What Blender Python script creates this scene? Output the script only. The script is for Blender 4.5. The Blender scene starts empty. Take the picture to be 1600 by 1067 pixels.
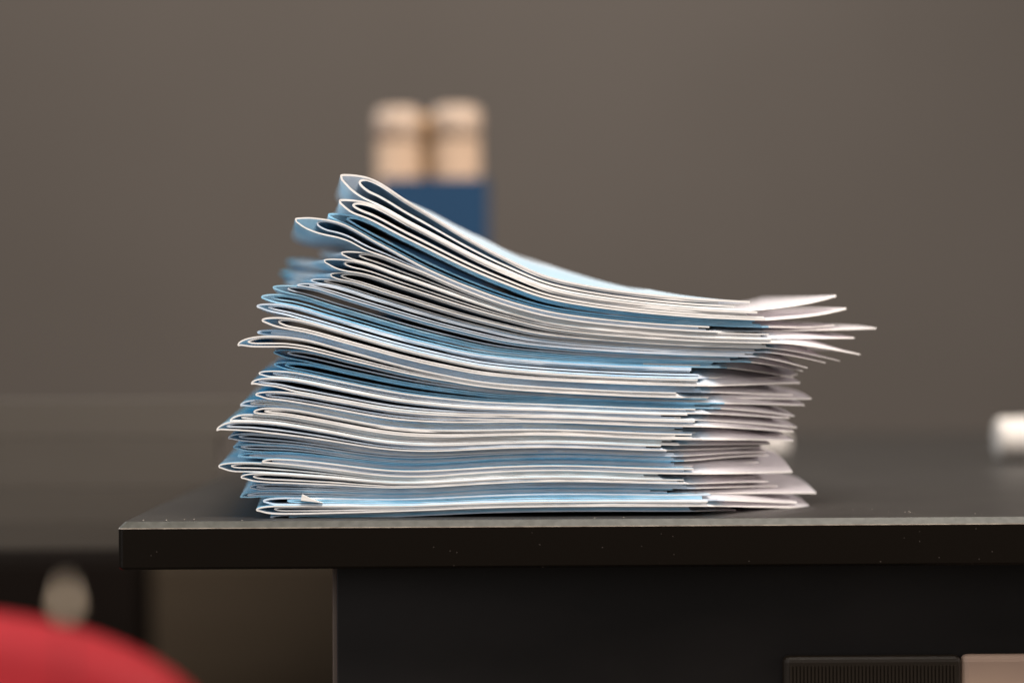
import bpy, bmesh, math, random
import numpy as np
from mathutils import Vector, Matrix

random.seed(7); rng = np.random.default_rng(7)
sc = bpy.context.scene
COL = sc.collection
R = math.radians

# ------------------------------------------------------------------ camera
K = 0.00028          # metres per photo pixel (1600 wide) in the plane of focus
D = 0.90             # camera to plane of focus
ZC = 0.82            # camera height
ROLL = 0.00565
cam_d = bpy.data.cameras.new('camera')
cam = bpy.data.objects.new('camera', cam_d); COL.objects.link(cam)
cam_d.sensor_width = 36.0
cam_d.lens = 36.0 * D / (1600 * K)
cam_d.clip_start = 0.05; cam_d.clip_end = 60
cam_d.dof.use_dof = True
cam_d.dof.focus_distance = D - 0.002
cam_d.dof.aperture_fstop = 2.9
cam_d.dof.aperture_blades = 0
_r = Vector((1, 0, -ROLL)).normalized(); _b = Vector((0, -1, 0)); _u = _b.cross(_r)
m = Matrix((( _r.x, _u.x, _b.x, 0), (_r.y, _u.y, _b.y, -D), (_r.z, _u.z, _b.z, ZC), (0, 0, 0, 1)))
cam.matrix_world = m
sc.camera = cam

# ------------------------------------------------------------------ world (dim indoor ambience)
w = bpy.data.worlds.new('World'); sc.world = w; w.use_nodes = True
bg = w.node_tree.nodes['Background']
bg.inputs[0].default_value = (1.0, 0.92, 0.84, 1); bg.inputs[1].default_value = 0.16

# ------------------------------------------------------------------ lamps and added fills
def area(name, loc, target, sx, sy, power, col):
    l = bpy.data.lights.new(name, 'AREA'); l.shape = 'RECTANGLE'; l.size = sx; l.size_y = sy
    l.energy = power; l.color = col
    o = bpy.data.objects.new(name, l); COL.objects.link(o); o.location = loc
    o.rotation_euler = (Vector(target) - Vector(loc)).to_track_quat('-Z', 'Y').to_euler()
    return o
area('ceiling_lamp_key', (0.30, -0.55, 2.15), (0, 0.0, 0.8), 0.9, 0.5, 42, (1.0, 0.93, 0.86))
area('ceiling_lamp_room', (-0.15, 1.9, 2.9), (-0.3, 3.4, 0.6), 2.4, 0.6, 28, (1.0, 0.96, 0.90))
area('side_fill', (1.5, -0.15, 1.35), (0.1, 0.05, 0.8), 0.7, 0.7, 20, (1.0, 0.91, 0.86))  # unseen fill added to lift the flaps at the right end
area('front_left_fill', (-1.5, -1.4, 1.25), (0, 0.0, 0.75), 0.9, 0.9, 13.0, (0.95, 0.96, 1.0))  # unseen cool fill added to brighten the cut edges
area('rear_left_fill', (-1.5, 0.75, 1.5), (-0.1, 0.05, 0.85), 0.7, 0.9, 17.0, (0.90, 0.95, 1.0))  # unseen fill added for rim light on the left folds

sc.view_settings.view_transform = 'Standard'
sc.view_settings.look = 'None'
sc.view_settings.exposure = 0.0
sc.view_settings.gamma = 1.0

def P(px, py, d=0.0):
    """photo pixel on the plane d metres behind the plane of focus"""
    x0 = (px - 800) * K; z0 = (533.5 - py) * K; r = (D + d) / D
    return Vector(((x0 + ROLL * z0) * r, d, (z0 - ROLL * x0) * r + ZC))

# ------------------------------------------------------------------ materials
def mat(name, col, rough=0.6, noise=None, bump=None, spec=0.5, metal=0.0, emit=None, coat=0.0):
    m = bpy.data.materials.new(name); m.use_nodes = True
    nt = m.node_tree; b = nt.nodes['Principled BSDF']
    b.inputs['Base Color'].default_value = (*col, 1); b.inputs['Roughness'].default_value = rough
    b.inputs['Specular IOR Level'].default_value = spec; b.inputs['Metallic'].default_value = metal
    b.inputs['Coat Weight'].default_value = coat
    if emit:
        b.inputs['Emission Color'].default_value = (*emit[0], 1); b.inputs['Emission Strength'].default_value = emit[1]
    tc = nt.nodes.new('ShaderNodeTexCoord')
    if noise:
        col2, scale, detail, stretch = noise
        mp = nt.nodes.new('ShaderNodeMapping'); mp.inputs['Scale'].default_value = stretch
        n = nt.nodes.new('ShaderNodeTexNoise'); n.inputs['Scale'].default_value = scale; n.inputs['Detail'].default_value = detail
        r = nt.nodes.new('ShaderNodeValToRGB')
        r.color_ramp.elements[0].position = 0.35; r.color_ramp.elements[0].color = (*col, 1)
        r.color_ramp.elements[1].position = 0.65; r.color_ramp.elements[1].color = (*col2, 1)
        nt.links.new(tc.outputs['Object'], mp.inputs[0]); nt.links.new(mp.outputs[0], n.inputs[0])
        nt.links.new(n.outputs[0], r.inputs[0]); nt.links.new(r.outputs[0], b.inputs['Base Color'])
    if bump:
        scale, strength, dist, stretch = bump
        mp = nt.nodes.new('ShaderNodeMapping'); mp.inputs['Scale'].default_value = stretch
        n = nt.nodes.new('ShaderNodeTexNoise'); n.inputs['Scale'].default_value = scale; n.inputs['Detail'].default_value = 4
        bp = nt.nodes.new('ShaderNodeBump'); bp.inputs['Strength'].default_value = strength; bp.inputs['Distance'].default_value = dist
        nt.links.new(tc.outputs['Object'], mp.inputs[0]); nt.links.new(mp.outputs[0], n.inputs[0])
        nt.links.new(n.outputs[0], bp.inputs['Height']); nt.links.new(bp.outputs[0], b.inputs['Normal'])
    return m

EDGE = {  # bluish tints paint the shade of set-back edges into the paper colour
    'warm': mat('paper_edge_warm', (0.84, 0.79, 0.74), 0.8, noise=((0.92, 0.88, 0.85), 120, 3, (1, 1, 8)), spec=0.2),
    'half_shade': mat('paper_edge_half_shade', (0.60, 0.69, 0.80), 0.8, noise=((0.76, 0.79, 0.85), 120, 3, (1, 1, 8)), spec=0.2),
    'full_shade': mat('paper_edge_full_shade', (0.27, 0.56, 0.76), 0.8, noise=((0.44, 0.68, 0.84), 120, 3, (1, 1, 8)), spec=0.2),
}
FACE_OUT = mat('printed_face_blue', (0.08, 0.57, 0.86), 0.35, noise=((0.78, 0.88, 0.95), 17, 1.5, (1, 0.6, 1)), spec=0.5)  # pale patches are print, enlarged to paint in glossy highlights
FACE_TOP = mat('printed_face_pale', (0.46, 0.64, 0.76), 0.4, noise=((0.68, 0.74, 0.80), 9, 1.5, (1, 0.6, 1)), spec=0.5)
FACE_IN = mat('inner_face_white', (0.78, 0.75, 0.76), 0.5, noise=((0.85, 0.82, 0.82), 6, 1.5, (1, 1, 1)), spec=0.35)
FACE_MID = mat('inner_sheet_face', (0.46, 0.64, 0.76), 0.45, noise=((0.74, 0.78, 0.83), 7, 1.5, (1, 1, 1)), spec=0.35)

def translucent(m, col, f):
    nt = m.node_tree; b = nt.nodes['Principled BSDF']; o = nt.nodes['Material Output']
    t = nt.nodes.new('ShaderNodeBsdfTranslucent'); t.inputs[0].default_value = (*col, 1)
    x = nt.nodes.new('ShaderNodeMixShader'); x.inputs[0].default_value = f
    nt.links.new(b.outputs[0], x.inputs[1]); nt.links.new(t.outputs[0], x.inputs[2]); nt.links.new(x.outputs[0], o.inputs['Surface'])
translucent(FACE_IN, (0.95, 0.91, 0.93), 0.45); translucent(FACE_MID, (0.7, 0.85, 0.95), 0.3)
translucent(FACE_OUT, (0.5, 0.8, 0.95), 0.3); translucent(FACE_TOP, (0.8, 0.92, 1.0), 0.25)

# ------------------------------------------------------------------ object helpers
def tag(o, label=None, cat=None, group=None, kind=None):
    if label: o['label'] = label
    if cat: o['category'] = cat
    if group: o['group'] = group
    if kind: o['kind'] = kind
    return o
def empty(name, loc, label, cat, group=None):
    o = bpy.data.objects.new(name, None); COL.objects.link(o); o.location = loc; o.empty_display_size = 0.02
    return tag(o, label, cat, group)
def link(name, me, parent=None, mats=()):
    for mm in mats: me.materials.append(mm)
    o = bpy.data.objects.new(name, me); COL.objects.link(o)
    if parent:
        o.parent = parent; o.matrix_parent_inverse = Matrix.Translation(-Vector(parent.location))
    return o
def bm_obj(name, bm, m, parent=None, smooth=False, bevel=None):
    bmesh.ops.recalc_face_normals(bm, faces=bm.faces)
    me = bpy.data.meshes.new(name); bm.to_mesh(me); bm.free()
    if smooth: me.polygons.foreach_set('use_smooth', [True] * len(me.polygons))
    o = link(name, me, parent, [m])
    if bevel:
        bv = o.modifiers.new('bevel', 'BEVEL'); bv.width = bevel; bv.segments = 3; bv.limit_method = 'ANGLE'; bv.angle_limit = R(25)
    return o
def box(bm, x0, x1, y0, y1, z0, z1):
    vs = [bm.verts.new((x, y, z)) for z in (z0, z1) for y in (y0, y1) for x in (x0, x1)]
    for f in ((0, 2, 3, 1), (4, 5, 7, 6), (0, 1, 5, 4), (2, 6, 7, 3), (0, 4, 6, 2), (1, 3, 7, 5)):
        bm.faces.new([vs[i] for i in f])
def lathe(bm, prof, c, n=48, axis='z', mtx=None):
    rings = []
    for r, h in prof:
        ring = []
        for i in range(n):
            a = 2 * math.pi * i / n
            p = Vector((r * math.cos(a), r * math.sin(a), h)) if axis == 'z' else Vector((h, r * math.cos(a), r * math.sin(a)))
            if mtx: p = mtx @ p
            ring.append(bm.verts.new(p + Vector(c)))
        rings.append(ring)
    for a, b in zip(rings, rings[1:]):
        for i in range(n):
            bm.faces.new((a[i], a[(i + 1) % n], b[(i + 1) % n], b[i]))
    bm.faces.new(rings[0]); bm.faces.new(rings[-1])

# ------------------------------------------------------------------ room
bm = bmesh.new(); box(bm, -6, 6, 3.4, 3.5, 0, 3.2)
WALL = mat('wall_taupe', (0.183, 0.157, 0.137), 0.9, noise=((0.198, 0.170, 0.149), 1.2, 3, (1, 1, 1)), bump=(60, 0.2, 0.002, (1, 1, 1)), spec=0.2)
tag(bm_obj('wall', bm, WALL), kind='structure')
bm = bmesh.new(); box(bm, -6, 6, -4, 3.4, -0.05, 0)
FLOOR = mat('floor_brown', (0.05, 0.035, 0.022), 0.6, noise=((0.07, 0.05, 0.032), 5, 4, (1, 6, 1)))
tag(bm_obj('floor', bm, FLOOR), kind='structure')

# ------------------------------------------------------------------ desk
DF = -0.014                                   # front edge of the desktop
ZT = P(800, 812, DF).z                        # top surface
ZB = P(800, 887, DF).z
XL = P(184, 860, DF).x
def desk_material():
    m = mat('black_desk_laminate', (0.006, 0.004, 0.0025), 0.26, spec=0.2, bump=(900, 0.12, 0.0002, (1, 1, 1)))
    nt = m.node_tree; b = nt.nodes['Principled BSDF']; tc = nt.nodes.new('ShaderNodeTexCoord')
    # pale dust specks and short scratches
    fac = None
    for sc_, st, th in ((300, (1, 1, 1), 0.06), (150, (1, 1, 2.0), 0.065), (110, (0.16, 1, 2.2), 0.05)):
        mp = nt.nodes.new('ShaderNodeMapping'); mp.inputs['Scale'].default_value = st
        mp.inputs['Rotation'].default_value = (0, 0.25 if st[0] < 1 else 0, 0)
        v = nt.nodes.new('ShaderNodeTexVoronoi'); v.inputs['Scale'].default_value = sc_
        ms = nt.nodes.new('ShaderNodeMath'); ms.operation = 'LESS_THAN'; ms.inputs[1].default_value = th
        n = nt.nodes.new('ShaderNodeTexNoise'); n.inputs['Scale'].default_value = 22; n.inputs['Detail'].default_value = 2
        g = nt.nodes.new('ShaderNodeMath'); g.operation = 'GREATER_THAN'; g.inputs[1].default_value = 0.57
        mul = nt.nodes.new('ShaderNodeMath'); mul.operation = 'MULTIPLY'
        nt.links.new(tc.outputs['Object'], mp.inputs[0]); nt.links.new(mp.outputs[0], v.inputs[0])
        nt.links.new(v.outputs['Distance'], ms.inputs[0]); nt.links.new(mp.outputs[0], n.inputs[0])
        nt.links.new(n.outputs[0], g.inputs[0]); nt.links.new(ms.outputs[0], mul.inputs[0]); nt.links.new(g.outputs[0], mul.inputs[1])
        if fac is None: fac = mul.outputs[0]
        else:
            mx = nt.nodes.new('ShaderNodeMath'); mx.operation = 'MAXIMUM'
            nt.links.new(fac, mx.inputs[0]); nt.links.new(mul.outputs[0], mx.inputs[1]); fac = mx.outputs[0]
    mix = nt.nodes.new('ShaderNodeMix'); mix.data_type = 'RGBA'
    mix.inputs['A'].default_value = (0.006, 0.004, 0.0025, 1); mix.inputs['B'].default_value = (0.08, 0.065, 0.055, 1)
    nt.links.new(fac, mix.inputs['Factor']); nt.links.new(mix.outputs['Result'], b.inputs['Base Color'])
    return m
DESK = desk_material()
CHAM = mat('desk_chamfer_pale', (0.050, 0.049, 0.040), 0.5, noise=((0.075, 0.073, 0.062), 300, 4, (1, 1, 1)), spec=0.3, bump=(1500, 0.3, 0.0002, (1, 1, 1)))  # chamfer given a paler, finely mottled grey
desk = empty('desk', (XL + 0.5, 0.3, 0), 'black desk with a scratched front and pale edge line under the stack of brochures', 'desk')
def chamfer_slab(x0, x1, y0, y1, z0, z1, c, cb, rad):
    bm = bmesh.new(); rings = []
    for z, ins in ((z0, cb), (z0 + cb, 0), (z1 - c - .0004, 0), (z1 - c, .0001), (z1, c)):
        ring = []
        for cx, cy, a0 in ((x0 + rad, y0 + rad, 180), (x1 - rad, y0 + rad, 270), (x1 - rad, y1 - rad, 0), (x0 + rad, y1 - rad, 90)):
            sx = 1 if cx < (x0 + x1) / 2 else -1; sy = 1 if cy < (y0 + y1) / 2 else -1
            for k in range(5):
                a = R(a0 + 90 * k / 4)
                ring.append(bm.verts.new((cx + sx * ins + rad * math.cos(a), cy + sy * ins + rad * math.sin(a), z)))
        rings.append(ring)
    n = len(rings[0]); ch = []
    for j, (a, b) in enumerate(zip(rings, rings[1:])):
        for i in range(n):
            f = bm.faces.new((a[i], a[(i + 1) % n], b[(i + 1) % n], b[i]))
            if j >= 2: f.material_index = 3 - j + 1 if j == 3 else 2
    bm.faces.new(rings[0]); bm.faces.new(rings[-1]).material_index = 3
    return bm
bm = chamfer_slab(XL, XL + 1.6, DF, 0.78, ZB, ZT, 0.0026, 0.0010, 0.0022)
top = bm_obj('desktop', bm, DESK, desk); 
for mm in (CHAM, mat('desk_edge_glint_line', (0.26, 0.21, 0.17), 0.35, noise=((0.5, 0.42, 0.34), 160, 4, (1, 1, 1)), spec=0.6),  # edge glint painted as a pale mottled line
           mat('desk_top_surface', (0.016, 0.013, 0.011), 0.42, noise=((0.021, 0.018, 0.015), 30, 4, (1, 1, 1)), spec=0.7)): top.data.materials.append(mm)
bv = top.modifiers.new('bevel', 'BEVEL'); bv.width = 0.00012; bv.segments = 1; bv.limit_method = 'ANGLE'; bv.angle_limit = R(20)
PANEL = mat('black_desk_panel', (0.007, 0.0055, 0.005), 0.45, noise=((0.015, 0.012, 0.011), 9, 5, (1, 1, 2.5)), spec=0.4)
xs0 = P(519, 980, 0.02).x
bm = bmesh.new(); box(bm, xs0, xs0 + 0.018, 0.022, 0.72, 0.0, ZB - 0.001)
bm_obj('side_panel', bm, mat('dark_brown_panel_edge', (0.15, 0.11, 0.085), 0.5), desk, bevel=0.0006)
bm = bmesh.new(); box(bm, xs0 + 0.0025, XL + 1.55, 0.014, 0.0215, 0.0, ZB - 0.001)
bm_obj('front_panel', bm, PANEL, desk, bevel=0.0006)
# ribbed black grip strip and pale plate low on the front panel
gx0, gx1 = P(1222, 1040, 0.012).x, P(1498, 1040, 0.012).x; gz = P(1360, 1022, 0.012).z
GR = mat('black_ribbed_rubber', (0.016, 0.010, 0.005), 0.5, spec=0.4)
gp = bmesh.new(); box(gp, gx0, gx1, 0.006, 0.0138, gz - 0.06, gz)
grip = bm_obj('drawer_grip', gp, GR, desk, bevel=0.0025)
rb = bmesh.new()
for i in range(46):
    x = gx0 + 0.003 + i * (gx1 - gx0 - 0.006) / 45
    box(rb, x - 0.00045, x + 0.00045, 0.0050, 0.0075, gz - 0.058, gz - 0.004)
bm_obj('grip_rib', rb, GR, grip)['kind'] = 'stuff'
bm = bmesh.new(); box(bm, gx1 + 0.0004, gx1 + 0.11, 0.0075, 0.0138, gz - 0.07, gz + 0.0002)
bm_obj('pale_plate', bm, mat('pale_beige_plate', (0.42, 0.29, 0.21), 0.5, noise=((0.36, 0.24, 0.19), 12, 2, (1, 1, 3))), desk, bevel=0.003)

# ------------------------------------------------------------------ brochure stack
# (fold tip x, fold tip y, inner fold x, loop height, nose, right end x, right end y, corner x, corner y, depth set-back mm, rear skew)
B = [
 (533,273,562,44,.08,1172,477,1306,462,1.0,-.050), (531,312,552,30,.10,1196,494,1322,482,0.0,-.055),
 (514,334,543,25,.12,1190,507,1304,508,5.0,-.060), (462,341,496,26,.08,1119,517,1369,513,0.0,-.105),
 (534,394,562,17,.20,1205,526,1335,528,1.0,-.060), (507,406,539,19,.20,1221,533,1344,554,0.6,-.065),
 (517,428,534,24,.20,1199,541,1312,564,1.6,-.070), (487,437,507,15,.25,1196,548,1290,567,3.2,-.070),
 (465,445,484,14,.30,1178,555,1262,575,2.6,-.060), (427,448,450,13,.35,1165,562,1255,580,4.6,-.050),
 (409,463,425,15,.40,1125,571,1240,590,5.2,-.040), (402,477,420,14,.35,1093,580,1246,585,3.0,-.040),
 (410,499,436,17,.35,1106,598,1250,598,0.0,-.060), (403,518,424,13,.35,1096,609,1239,617,3.6,-.050),
 (372,538,388,17,.80,1063,618,1268,623,0.0,-.020), (428,549,450,15,.35,1119,627,1257,633,4.6,-.085),
 (429,568,446,13,.35,1114,635,1241,650,5.6,-.085), (405,582,427,14,.35,1099,643,1234,653,1.4,-.070),
 (393,598,405,13,.75,1083,652,1245,668,0.3,-.060), (400,615,416,14,.40,1097,663,1240,674,0.0,-.070),
 (376,632,392,13,.75,1068,672,1226,681,3.0,-.050), (397,642,414,18,.40,1097,683,1240,688,0.0,-.070),
 (360,656,378,13,.80,1061,692,1204,693,0.8,-.040), (339,671,355,14,1.0,1037,701,1190,698,0.0,-.020),
 (357,683,374,13,.60,1054,710,1197,706,2.6,-.040), (365,697,377,12,.40,1055,718,1201,711,5.0,-.050),
 (372,711,390,12,.40,1056,726,1185,722,6.5,-.060), (410,721,426,17,.40,1097,737,1238,737,1.5,-.060),
 (342,727,362,16,.35,1034,745,1190,745,2.1,-.030), (377,744,396,14,.45,1073,753,1200,752,0.8,-.060),
 (391,760,401,13,.45,1074,760,1215,759,4.0,-.050), (376,775,387,13,.70,1066,768,1275,770,4.6,-.040),
 (412,781,450,13,.35,1121,777,1245,785,2.6,-.060), (401,795,429,13,.45,1107,788,1267,793,0.0,-.050),
 (423,807,452,7,.45,1080,795,1150,797,4.0,-.060),
]
N = len(B)
X0, X1 = 330, 1240
gx = np.arange(X0, X1 + 1).astype(float)

def pchip(xk, yk, x):
    xk = np.array(xk, float); yk = np.array(yk, float); h = np.diff(xk); dl = np.diff(yk) / h
    d = np.zeros(len(xk)); d[0] = dl[0]; d[-1] = dl[-1]
    for i in range(1, len(xk) - 1):
        if dl[i - 1] * dl[i] > 0:
            w1 = 2 * h[i] + h[i - 1]; w2 = h[i] + 2 * h[i - 1]
            d[i] = (w1 + w2) / (w1 / dl[i - 1] + w2 / dl[i])
    j = np.clip(np.searchsorted(xk, x, side='right') - 1, 0, len(h) - 1)
    t = np.clip((x - xk[j]) / h[j], 0, 1)
    return ((2*t**3 - 3*t**2 + 1) * yk[j] + (t**3 - 2*t**2 + t) * h[j] * d[j] + (-2*t**3 + 3*t**2) * yk[j + 1] + (t**3 - t**2) * h[j] * d[j + 1])
def sm(t): t = np.clip(t, 0, 1); return t * t * (3 - 2 * t)
def rise(s, r): t = np.clip(s / r, 0, 1); return np.sqrt(np.clip(1 - (1 - t) ** 2, 0, 1))
FU = [0, .06, .17, .325, .388, .51, .62, .73, .86, 1.0]
FV = [1, .965, .765, .466, .36, .19, .115, .065, .025, 0]

thick = []; want = []; TH = []; WF = []
for i, b in enumerate(B):
    xo, yo, xi, H, nose, xe, ye = b[:7]
    prev_e = B[i - 1][6] if i else ye - 12; nxt_e = B[i + 1][6] if i < N - 1 else ye + 8
    sp = (nxt_e - prev_e) / 2
    t = min(3.1 if i < 4 else 2.5, sp / 4.2); thick.append(t)
    u = (gx - xo) / (xe - xo)
    xs_ = {14: 75, 28: 20, 23: 30, 3: 22, 18: 10, 22: 15}.get(i, 0); uf = np.clip((gx - xo - xs_) / (xe - xo - xs_), 0, 1)
    endT = min(sp * 0.95, 4.4 * t + 1.5); endT = max(endT, 4.2 * t)
    longd = {0: .62, 1: .5, 2: .4, 6: .55, 12: .55, 14: .3}.get(i, .34 + .16 * random.random())
    T = endT + (H + 1.5 - endT) * (1 - sm((u - .03) / longd)) * (1.0 if H > endT else 1.0)
    f = pchip(FU, FV, uf)
    ys = yo - nose * H
    top_e = ye - 2.1 * t
    A = np.interp(i, [0, 12, 18, 21, 28, 31, 34], [0, 0, 5, 10, 11, 6, 2])
    F = top_e + (ys - top_e) * f + A * np.exp(-((gx - 620) / 115) ** 2) - .4 * A * np.exp(-((gx - 880) / 120) ** 2)
    rz = rise(gx - xo, 18 + 1.75 * H)
    WF.append(np.where(gx < xo, ys, F))
    Y = yo + (F - yo) * rz
    TH.append(np.where(gx >= xo, (T - t) * rz + t + 0.15, 0)); want.append(Y)
WF = np.array(WF); TH = np.array(TH); want = np.array(want)
xo_ = np.array([b[0] for b in B])[:, None]
MINT = np.array([min(4.1 * thick[i], 40) for i in range(N)])[:, None] * np.array([rise(gx - B[i][0], 18 + 1.75 * B[i][3]) for i in range(N)])
MINT = np.minimum(MINT, TH)
k2 = np.exp(-(np.arange(-40, 41) / 12.0) ** 2); k2 /= k2.sum()
room = np.vstack([WF[1:] - WF[:-1] - .25, np.full((1, len(gx)), 99.)])   # room that the next brochure below leaves
for i in range(N):
    lim = np.where(room[i] < TH[i], np.maximum(room[i], MINT[i]), TH[i])
    lim = np.convolve(np.pad(lim, 40, mode='edge'), k2, 'valid')
    TH[i] = np.where(gx >= B[i][0], np.minimum(TH[i], lim), 0)
solved = np.full((N, len(gx)), np.nan)
for c, x in enumerate(gx):                         # sheets lie on each other: nearest arrangement without overlap
    idx = [i for i in range(N) if x >= B[i][0]]
    if not idx: continue
    cum = np.concatenate([[0], np.cumsum(TH[idx, c])[:-1]])
    y = want[idx, c] - cum
    blocks = []
    for v, i in zip(y, idx):
        blocks.append([v, 60.0 if i == N - 1 else (8.0 if i == 0 else 1.0), 1])
        while len(blocks) > 1 and blocks[-2][0] > blocks[-1][0]:
            a, w1, n1 = blocks.pop(); b2, w2, n2 = blocks.pop(); blocks.append([(a * w1 + b2 * w2) / (w1 + w2), w1 + w2, n1 + n2])
    out = np.concatenate([[v] * n for v, w0, n in blocks])
    solved[idx, c] = out + cum
ker = np.exp(-(np.arange(-14, 15) / 5.5) ** 2); ker /= ker.sum()
for i in range(N):
    c0 = int(B[i][0] - X0); row = solved[i, c0:]
    pad = np.concatenate([2 * row[0] - row[14:0:-1], row, 2 * row[-1] - row[-2:-16:-1]])
    s = np.convolve(pad, ker, 'valid'); bl = np.clip(np.arange(len(row)) / 20, 0, 1)
    solved[i, c0:] = row * (1 - bl) + s * bl
    solved[i, :c0] = row[0]
for i in range(N - 1):                              # loosely lying sheets take up what room is left below them
    gap = solved[i + 1] - (solved[i] + TH[i])
    ok = sm((gx - B[i + 1][0] - 10) / 60) * sm((gx - B[i][0] - 10) / 60)
    TH[i] = TH[i] + np.maximum(gap - 0.35, 0) * ok * .92
def cur(arr, x): return np.interp(x, gx, arr)

ND = 9
LIFT = [.12]
vd = (np.linspace(0, 1, ND)) ** 1.5
def build_sheet(name, parent, pu, pv, t, ystart, L, setback, skew, riseR, humps, mats, plain_from=10**6):
    """pu, pv: centre line in photo pixels at the near edge; ystart: extra set-back of the near edge per point (m)"""
    n = len(pu)
    dx = np.gradient(pu); dz = -np.gradient(pv); l = np.hypot(dx, dz) + 1e-9
    nx, nz = dz / l, -dx / l
    out = []; inn = []
    ph = rng.uniform(0, 6.3, 4); wob = 0.00018 * (np.sin(pu / 37 + ph[0]) + np.sin(pu / 83 + ph[1])) + 0.00006 * np.sin(pu / 9 + ph[2])
    tt = t * (1 + .07 * np.sin(pu / 61 + ph[3]) + .05 * np.sin(pu / 13 + ph[0]))
    for i in range(n):
        d0 = setback + ystart[i] + wob[i]; t = tt[i]
        po, pi_ = [], []
        a = P(pu[i] + nx[i] * t / 2, pv[i] - nz[i] * t / 2, d0); b = P(pu[i] - nx[i] * t / 2, pv[i] + nz[i] * t / 2, d0)
        for v in vd:
            dep = d0 + (L - ystart[i] - wob[i]) * v
            lift = riseR * float(np.interp(pu[i], [420, 700, 900, 1050, 1250], [LIFT[0], 1, .9, .40, .10])) * (v ** 1.25) + humps[i] * (1 - (1 - min(1, v * (3.2 if pu[i] > 1030 else 1.6))) ** 2)
            off = Vector((skew * (dep - d0), dep - d0, lift))
            po.append(a + off); pi_.append(b + off)
        out.append(po); inn.append(pi_)
    V = []; Fc = []; M = []; S = []
    def grid(g, mi, flip, smf=True):
        base = len(V); r_, c_ = len(g), len(g[0])
        for row in g: V.extend(row)
        for a in range(r_ - 1):
            for b in range(c_ - 1):
                q = [base + a * c_ + b, base + a * c_ + b + 1, base + (a + 1) * c_ + b + 1, base + (a + 1) * c_ + b]
                Fc.append(q[::-1] if flip else q); M.append(mi); S.append(smf)
    grid(out, 0, False); grid(inn, 1, True)
    ncol = ND - 1
    for q in range(plain_from * ncol, (n - 1) * ncol): M[q] = 1
    e0 = len(Fc)
    grid([[o[0], q[0]] for o, q in zip(out, inn)], 2, True, False)
    for q in range(e0 + plain_from, len(Fc)): M[q] = 3
    grid([[o[-1], q[-1]] for o, q in zip(out, inn)], 2, False, False)
    grid([out[0], inn[0]], 2, False, False); grid([out[-1], inn[-1]], 2, True, False)
    me = bpy.data.meshes.new(name); me.from_pydata([tuple(v) for v in V], [], Fc)
    me.polygons.foreach_set('material_index', M); me.polygons.foreach_set('use_smooth', S); me.update()
    return link(name, me, parent, mats)

LOOK = [
 'topmost folded brochure, arching highest with a wide open fold and pale blue cover',
 'brochure directly beneath the arched topmost one, its open fold just below the highest fold tip',
 'brochure with blue-shaded edge, third from the top, set back between two white-edged ones',
 'white-edged brochure, fourth from the top, fold poking far out left below the blue-shaded one',
 'fifth brochure from the top, its short dark loop under the far-poking upper fold',
 'sixth brochure from the top, dark oval loop, right end reaching farther than its neighbours',
 'seventh brochure from the top, with the long grey open lens inside its fold',
 'eighth brochure from the top, narrow grey fold just left of the grey open lens',
 'ninth brochure from the top, small grey fold one step left and below the eighth',
 'tenth brochure from the top, bluish fold at the start of the leftward staircase of folds',
 'eleventh brochure from the top, bluish shaded edge, above the pair of bluish folds left of centre',
 'twelfth brochure from the top, bluish fold above the fold with a wide black slit',
 'bright-edged brochure with a wide black slit in its fold, thirteenth from the top',
 'fourteenth brochure from the top, thin grey fold just above the fold pointing far left mid-stack',
 'fifteenth brochure, fold pointing far left and slightly down, midway up the stack',
 'sixteenth brochure, fold tucked back under the far-pointing mid-stack fold, long black slit',
 'seventeenth brochure, fold tucked back, second below the far-pointing mid-stack fold',
 'eighteenth brochure, third below the far-pointing mid-stack fold, slit pale and narrow',
 'nineteenth brochure, drooping fold above a brochure with a straight black slit',
 'twentieth brochure, bright edge and straight black slit, between two drooping folds',
 'twenty-first brochure, drooping grey-edged fold just above a long dark oval slit',
 'bright brochure with the long dark oval slit, twenty-second from the top',
 'twenty-third brochure, drooping fold right above the leftmost fold of the stack',
 'brochure whose fold is the leftmost point of the whole stack, about two thirds down',
 'twenty-fifth brochure, just below the leftmost fold, with a thin shadowed slit',
 'twenty-sixth brochure, edge shaded dark blue, small fold below the leftmost pair',
 'twenty-seventh brochure, most recessed blue-shaded band in the lower stack',
 'brochure with rounded fold tucked in above and right of the lower far-left fold',
 'lower brochure whose fold sticks far left, second most leftward in the stack',
 'thirtieth brochure, bright edge, fold below the lower far-left drooping one',
 'thirty-first brochure, shaded grey-blue, small fold under a bright-edged one',
 'thirty-second brochure, shaded drooping fold, fourth from the bottom of the stack',
 'third brochure from the bottom, with a small turned-up paper corner near its fold',
 'second brochure from the bottom, bright edge, resting on the thin dark bottom one',
 'bottommost thin brochure lying flat on the desk, mostly in shadow',
]
Lm = 0.200
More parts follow.
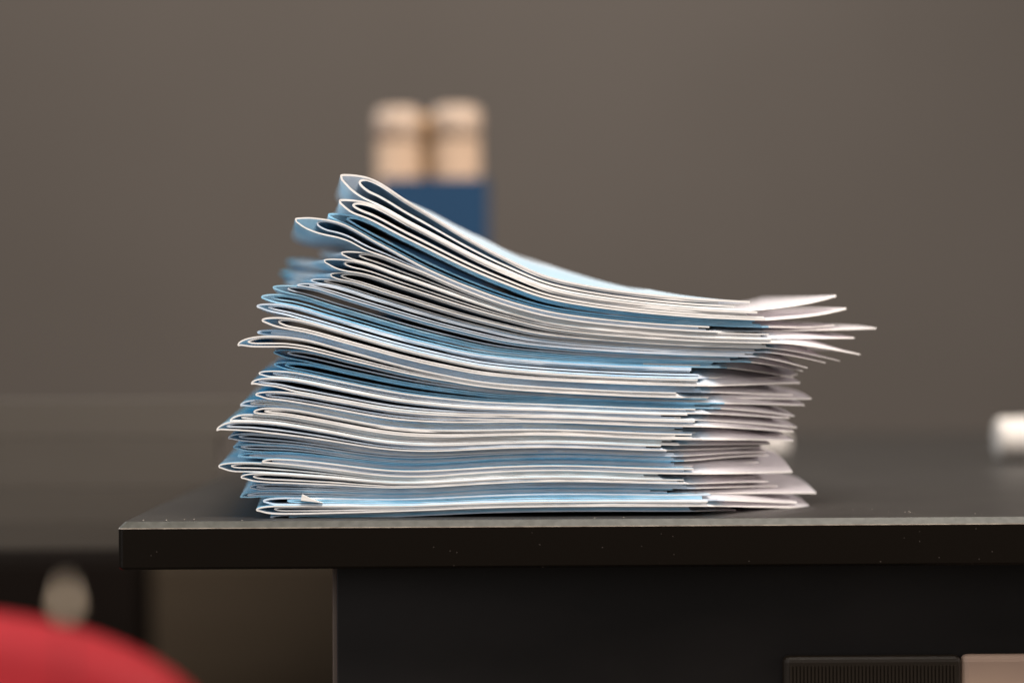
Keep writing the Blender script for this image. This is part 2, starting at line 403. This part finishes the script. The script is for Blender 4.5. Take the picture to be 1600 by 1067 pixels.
for i, b in enumerate(B):
    xo, yo, xi, H, nose, xe, ye, xt, yt, sb, skew = b; skew = -.088 + .45 * (skew + .058) + random.uniform(-.008, .008); skew += {4: -.05, 5: -.10, 6: -.12, 7: -.07, 8: -.05}.get(i, 0)
    t = thick[i]; CT = solved[i] + t / 2; G = np.maximum(TH[i] - t, 0); CB = CT + G
    setb = sb / 1000; riseR = 0.0115 * (N - 1 - i) / (N - 1) + 0.0006; LIFT[0] = .6 if 4 <= i <= 8 else .12
    kind = 'warm' if sb < 2.2 else ('half_shade' if sb < 4.5 else 'full_shade')  # shade tint chosen by set-back
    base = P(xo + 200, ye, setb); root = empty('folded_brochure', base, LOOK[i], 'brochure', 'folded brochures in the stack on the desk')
    # cover
    xtop = xe - (0 if i == 0 else random.uniform(0, 16)); L = Lm + random.uniform(-.006, .006)
    a = np.linspace(0, 1, 84); xt_ = xo + (xtop - xo) * a ** 2.0
    ub = np.linspace(0, 1, 84); xb_ = xo + (xe - xo) * ub ** 2.0
    y_e = float(cur(CB, xe))
    fl = np.linspace(0, 1, 22)[1:]
    ydep = 0.050 * min(1.0, (xt - xe) / 150)
    fx = xe + (xt - xe) * fl
    slope = float(cur(CB, xe) - cur(CB, xe - 30)) / 30
    curl = random.uniform(-1, 1) * 1.0 + (4 if i in (0, 1, 2) else 0) + (-3 if i in (24, 25) else 0)
    if i == 11: curl = 7
    fy = y_e + (yt - y_e) * fl ** 1.3 + curl * np.sin(np.pi * fl) * fl
    pu = np.concatenate([xt_[::-1], xb_[1:], fx]); pv = np.concatenate([cur(CT, xt_)[::-1], cur(CB, xb_)[1:], fy])
    ys = np.concatenate([np.zeros(84), np.zeros(83), ydep * fl ** 0.9])
    fh = float(np.interp(i, [0, 2, 6, 10, 20, 27, 34], [0, .003, .014, .016, .012, .008, .003]))
    hump = fh * np.concatenate([np.zeros(84), sm((xb_[1:] - xe + 70) / 110), sm((fx - xe + 70) / 110) * (1 - (.1 if i in (0, 27, 31, 33) else .8) * sm((fl - .25) / .75))])
    if i == 0:
        hump[:84] = 0.0070 * np.interp(pu[:84], [533, 600, 680, 780, 900, 1020, 1100, 1172], [0.05, .35, .8, 1.1, 1.0, .55, .25, 0.02])
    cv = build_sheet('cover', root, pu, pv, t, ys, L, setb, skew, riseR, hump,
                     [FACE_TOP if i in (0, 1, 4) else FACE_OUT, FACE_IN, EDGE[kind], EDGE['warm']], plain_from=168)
    # inner sheet
    top = CT + 1.04 * t; avail = np.maximum((CB - 1.04 * t) - top, t)
    share = random.uniform(.50, .78) if i not in (6, 12, 21) else .85
    gi0 = t + share * np.maximum(avail - t, 0)
    ye2 = xe - random.choice([1.0, 1.8, 2.5, 16, 24]); ye1 = ye2 - random.choice([.5, 1.2, 12, 26])
    aa = np.linspace(0, 1, 76); x1 = xi + (ye1 - xi) * aa ** 2; x2 = xi + (ye2 - xi) * aa ** 2
    mid = cur(top, xi) + .42 * (cur(gi0, xi))
    def half(x, arr): return mid + (cur(arr, x) - mid) * rise(x - xi, 20)
    pu = np.concatenate([x1[::-1], x2[1:]]); pv = np.concatenate([half(x1, top)[::-1], half(x2, top + gi0)[1:]])
    hump2 = np.zeros(len(pu))
    other = {'warm': ['warm', 'warm', 'half_shade'], 'half_shade': ['warm', 'half_shade', 'full_shade'], 'full_shade': ['half_shade', 'half_shade', 'full_shade']}[kind]
    ee = EDGE[random.choice(other)]; e3 = EDGE[random.choice(['warm', 'half_shade'])]
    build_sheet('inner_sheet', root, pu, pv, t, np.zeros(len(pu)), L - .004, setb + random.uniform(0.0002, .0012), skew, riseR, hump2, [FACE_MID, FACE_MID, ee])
    if i not in (0, 6, 12, 21, N - 1):
        ti = t * .85; g = gi0 - t
        k0 = int(xi - X0) + 40; kk = k0 + int(np.argmax(g[k0:k0 + 120])); below = np.where(g[kk:int(xe) - X0 - 80] < 1.7 * ti)[0]
        sx = (kk + below[0] + X0 if len(below) else xi + 260) + random.uniform(0, 30)
        ex = xe - random.uniform(2, 40)
        xx = np.linspace(sx, ex, 60)
        off_ = t / 2 + ti / 2 + random.uniform(.0, .35) * np.maximum(cur(g, xx) - ti, 0)
        yy = mid + (cur(top, xx) + off_ - mid) * rise(xx - xi, 20)
        build_sheet('loose_leaf', root, xx[::-1], yy[::-1], ti, .007 * (1 - sm((xx[::-1] - sx) / 90)), L - .008, setb + random.uniform(.0006, .0022), skew, riseR, np.zeros(60), [FACE_MID, FACE_MID, e3])

# turned-up corner on the third brochure from the bottom
roots = [o for o in COL.objects if o.name.startswith('folded_brochure') and o.parent is None]
bm = bmesh.new()
pts = [(470, 779), (472, 769.5), (484, 775), (504, 783)]
y = cur(solved[32], 480)
va = [bm.verts.new(P(px, py - 775 + y + 0.5, -0.0006)) for px, py in pts]; vb = [bm.verts.new(P(px + 1, py - 775 + y, 0.006)) for px, py in pts]
for a in range(4): bm.faces.new((va[a], va[(a + 1) % 4], vb[(a + 1) % 4], vb[a]))
bm.faces.new(va); bm.faces.new(vb)
bm_obj('turned_up_corner', bm, EDGE['warm'], roots[32])

# ------------------------------------------------------------------ things at the back of the desk
dB = 0.74
def ZD(): return ZT
c = P(683, 500, dB); hw = P(764, 500, dB).x - c.x; zt = P(692, 285, dB).z
NAVY = mat('navy_pot', (0.010, 0.042, 0.095), 0.65, spec=0.2)
pot = empty('pen_pot', (c.x, dB, ZD()), 'dark blue square pot behind the stack holding the cream canisters', 'pot')
bm = bmesh.new(); h = hw; wth = 0.003
box(bm, c.x - h, c.x + h, dB - h, dB - h + wth, ZD() + .003, zt); box(bm, c.x - h, c.x + h, dB + h - wth, dB + h, ZD() + .003, zt)
box(bm, c.x - h, c.x - h + wth, dB - h + wth, dB + h - wth, ZD() + .003, zt); box(bm, c.x + h - wth, c.x + h, dB - h + wth, dB + h - wth, ZD() + .003, zt)
bm_obj('pot_wall', bm, NAVY, pot)
bm = bmesh.new(); box(bm, c.x - h, c.x + h, dB - h, dB + h, ZD() + .0005, ZD() + .003)
bm_obj('pot_base', bm, NAVY, pot)
CRM = mat('cream_plastic', (0.52, 0.38, 0.28), 0.4); CRM2 = mat('cream_body', (0.42, 0.29, 0.20), 0.4); TAN = mat('tan_cardboard', (0.40, 0.23, 0.10), 0.6)
def canister(px, wpx, y, lean, lab, m1, m2, ztop_px, capped=True):
    cc = P(px, ztop_px, y); r = wpx / 2 * K * (D + y) / D; H_ = cc.z - ZD() - 0.004
    root = empty('canister', (cc.x, y, ZD() + .0035), lab, 'canister', 'canisters standing in the blue pot')
    mt = Matrix.Rotation(lean, 4, 'Y')
    cz = H_ - 0.026
    bm = bmesh.new(); lathe(bm, [(r * .9, 0), (r * .94, .003), (r * .97, cz - .0005)], root.location, mtx=mt)
    bm_obj('body', bm, m2, root, smooth=True)
    bm = bmesh.new(); lathe(bm, [(r, cz), (r, H_ - r * .5), (r * .97, H_ - r * .25), (r * .88, H_ - r * .1), (r * .72, H_ - r * .02), (r * .3, H_)], root.location, mtx=mt)
    bm_obj('cap', bm, m1, root, smooth=True)
canister(713, 78, dB - .012, 0.0, 'cream canister with rounded cap on the right, rising from the blue pot', CRM, CRM2, 166)
canister(622, 72, dB - .012, -0.0, 'cream canister with rounded cap on the left, rising from the blue pot', CRM, CRM2, 169)
canister(664, 50, dB + .03, 0, 'tan tube showing between the two cream canisters', TAN, TAN, 180)

# white cup lying at the right, and a small eraser behind the stack
WHT = mat('white_ceramic', (0.66, 0.61, 0.56), 0.5)
d2 = 0.38
c2 = P(1557, 682, d2); rr = 0.0128
cup = empty('cup', (c2.x + .04, d2, ZD()), 'white cup lying on its side near the right edge of the photo', 'cup')
bm = bmesh.new(); lathe(bm, [(rr * .85, .0), (rr * .97, .0012), (rr, .004), (rr * 1.08, .05), (rr * 1.12, .085)], (c2.x, d2, ZD() + rr * 1.12 + .0005), axis='x', mtx=Matrix.Rotation(0.0, 4, 'Y'))
bm_obj('cup_body', bm, WHT, cup, smooth=True)
c3 = P(1210, 700, .5)
bm = bmesh.new(); box(bm, c3.x - .014, c3.x + .009, .49, .51, ZD() + .0005, ZD() + .014)
e = bm_obj('eraser', bm, WHT, bevel=.004); tag(e, 'small white eraser on the desk just right of the stack, half hidden by it', 'eraser')

# ------------------------------------------------------------------ slatted screen to the left of the desk, cabinet and added dark block behind
dS = 0.30
SL = mat('grey_brown_slat', (0.074, 0.061, 0.048), 0.85, noise=((0.082, 0.068, 0.054), 4, 3, (1, 1, 6)))
slr = empty('slatted_screen', (P(-300, 900, dS).x, dS, 0), 'low grey-brown screen of wide horizontal boards left of the desk', 'screen')
xr = P(340, 700, dS).x; xl = P(-700, 700, dS).x
ysl = [623, 682, 762, 818, 860]
yy = dS
for a, b_, tl in zip(ysl, ysl[1:], (-.03, .05, .12, .22)):
    bm = bmesh.new(); z1 = P(300, a, dS).z; z0 = P(300, b_, dS).z + .0002; y2 = yy + tl * (z1 - z0)
    xr_ = P(432, 650, dS).x if a == ysl[0] else xr
    vs = [bm.verts.new(q) for q in ((xl, yy, z1), (xr_, yy, z1), (xr_, y2, z0), (xl, y2, z0), (xl, yy + .012, z1), (xr_, yy + .012, z1), (xr_, y2 + .012, z0), (xl, y2 + .012, z0))]
    for f in ((0, 1, 2, 3), (4, 7, 6, 5), (0, 4, 5, 1), (3, 2, 6, 7), (0, 3, 7, 4), (1, 5, 6, 2)): bm.faces.new([vs[q] for q in f])
    bm_obj('board', bm, SL, slr, bevel=.0006); yy = y2
DKL = mat('dark_leg', (.02, .015, .01), .6)
for xx in (xl + .06, xl + .18):
    bm = bmesh.new(); box(bm, xx - .02, xx + .02, dS + .045, dS + .08, 0, P(300, 640, dS).z)
    bm_obj('leg', bm, DKL, slr, bevel=.001)
dK = 1.02
def cabinet(x0, x1, yt_, m, lab):  # also builds the added near-black block
    r_ = empty('low_cabinet_or_added_block', ((x0 + x1) / 2, dK, 0), lab, 'cabinet')
    zt2 = P(300, yt_, dK).z
    bm = bmesh.new(); box(bm, x0, x1, dK + .02, dK + .4, .05, zt2); bm_obj('body', bm, m, r_, bevel=.002)
    bm = bmesh.new(); box(bm, x0 + .004, x1 - .004, dK, dK + .0195, .055, zt2 - .004); bm_obj('front', bm, m, r_, bevel=.002)
xm = P(228, 950, dK).x
cabinet(P(-900, 950, dK).x, xm - .002, 864, mat('near_black_backing', (.006, .0035, .002), .8, spec=.1), 'added near-black block darkening the background behind the red chair')  # stand-in block added to keep the lower background near-black
cabinet(xm + .002, P(900, 950, dK).x, 872, mat('dark_brown_cabinet', (.044, .032, .020), .8, noise=((.050, .037, .024), 4, 3, (1, 1, 4)), spec=.1), 'dark brown low cabinet seen through the space under the desk')

# ------------------------------------------------------------------ red chair
dC = 0.88
SC = K * (D + dC) / D
ct = P(-242, 945, dC)
RED = mat('red_upholstery', (0.37, 0.011, 0.017), 0.55, noise=((0.42, 0.015, 0.021), 200, 3, (1, 1, 1)), bump=(700, .25, .0008, (1, 1, 1)), spec=0.3)
chair = empty('red_chair', (ct.x, dC, 0), 'red upholstered chair with rounded back, blurred at the lower left corner', 'chair')
bm = bmesh.new(); cxh = ct.x; half_w = 620 * SC; bb = 270 * SC; zt_ = ct.z; low = 0.16
rings = []; NS = 96
for lay, (dy, ins) in enumerate(((0.0, .036), (.006, .018), (.018, .006), (.034, 0), (.050, .006), (.060, .018), (.064, .036))):
    ring = []
    for k in range(NS):
        a = 2 * math.pi * k / NS; ca, sa = math.cos(a), math.sin(a); e_ = 2 / 2.5
        x = (half_w - ins) * math.copysign(abs(ca) ** e_, ca)
        z = (bb - ins) * abs(sa) ** e_ if sa >= 0 else -low * abs(sa) ** e_
        ring.append(bm.verts.new((cxh + x, dC + dy - .064 / 2 - 0.06 * (x / half_w) ** 2, zt_ - bb + z)))
    rings.append(ring)
for a, b_ in zip(rings, rings[1:]):
    for k in range(NS): bm.faces.new((a[k], a[(k + 1) % NS], b_[(k + 1) % NS], b_[k]))
bm.faces.new(rings[0]); bm.faces.new(rings[-1])
bm_obj('backrest', bm, RED, chair, smooth=True)
bm = bmesh.new(); box(bm, cxh - .24, cxh + .24, dC - .50, dC - .05, .30, .38); bm_obj('seat', bm, RED, chair, smooth=True, bevel=.025)
CHR = mat('dark_chair_leg', (.03, .03, .03), .4, metal=.6)
for sx in (-1, 1):
    for yy in (dC - .46, dC - .08):
        bm = bmesh.new(); lathe(bm, [(.014, 0), (.014, .30)], (cxh + sx * .2, yy, 0), n=16); bm_obj('leg', bm, CHR, chair)

# added glowing bead between camera and chair, imitating a blurred glint
dL = -0.405
cl = P(103, 945, dL)
highlight = empty('highlight_bead', (cl.x, dL, 0), 'added glowing bead, imitating a small pale out-of-focus glint over the top of the red chair', 'highlight')
bm = bmesh.new(); rl = .0018; lathe(bm, [(rl * .3, -rl*1.2), (rl * .8, -rl * .8), (rl, 0), (rl * .8, rl * .9), (rl * .35, rl * 2.2), (rl * .1, rl * 3.2)], (cl.x, dL, cl.z), n=20)
bm_obj('glow_bead', bm, mat('highlight_glow', (.2, .18, .15), .4, emit=((1, .72, .48), 0.75)), highlight, smooth=True)  # emission imitates an out-of-focus glint
bm = bmesh.new(); lathe(bm, [(.0004, 0), (.0004, cl.z - rl)], (cl.x, dL, 0), n=8); bm_obj('added_bead_stem', bm, CHR, highlight)  # made-up support under the glowing bead
bm = bmesh.new(); lathe(bm, [(.05, 0), (.05, .006), (.01, .012)], (cl.x, dL, 0), n=32); bm_obj('added_bead_base', bm, CHR, highlight)

# dust grains lying on the front strip of the desktop
bm = bmesh.new()
for k in range(46):
    px = 820 + 780 * random.random() ** .8 if k % 5 else random.uniform(210, 400)
    p = P(px, 812, DF); r_ = random.choice([.00010, .00014, .0002, .0003]) ; y_ = random.uniform(-.010, .045) if k % 5 else random.uniform(-.011, -.004)
    c_ = Vector((p.x, y_, ZT + r_ * .6))
    vs = [bm.verts.new(c_ + Vector(v) * r_) for v in ((1.6, 0, 0), (-1.3, .2, 0), (0, 1, 0), (0, -1.1, .1), (0.2, 0, .8), (0, 0, -.6))]
    for a, b, c in ((0, 2, 4), (2, 1, 4), (1, 3, 4), (3, 0, 4), (2, 0, 5), (1, 2, 5), (3, 1, 5), (0, 3, 5)): bm.faces.new((vs[a], vs[b], vs[c]))
tag(bm_obj('dust', bm, mat('pale_dust', (.30, .26, .22), .8)), 'scattered pale dust grains on the front strip of the black desktop', 'dust', kind='stuff')
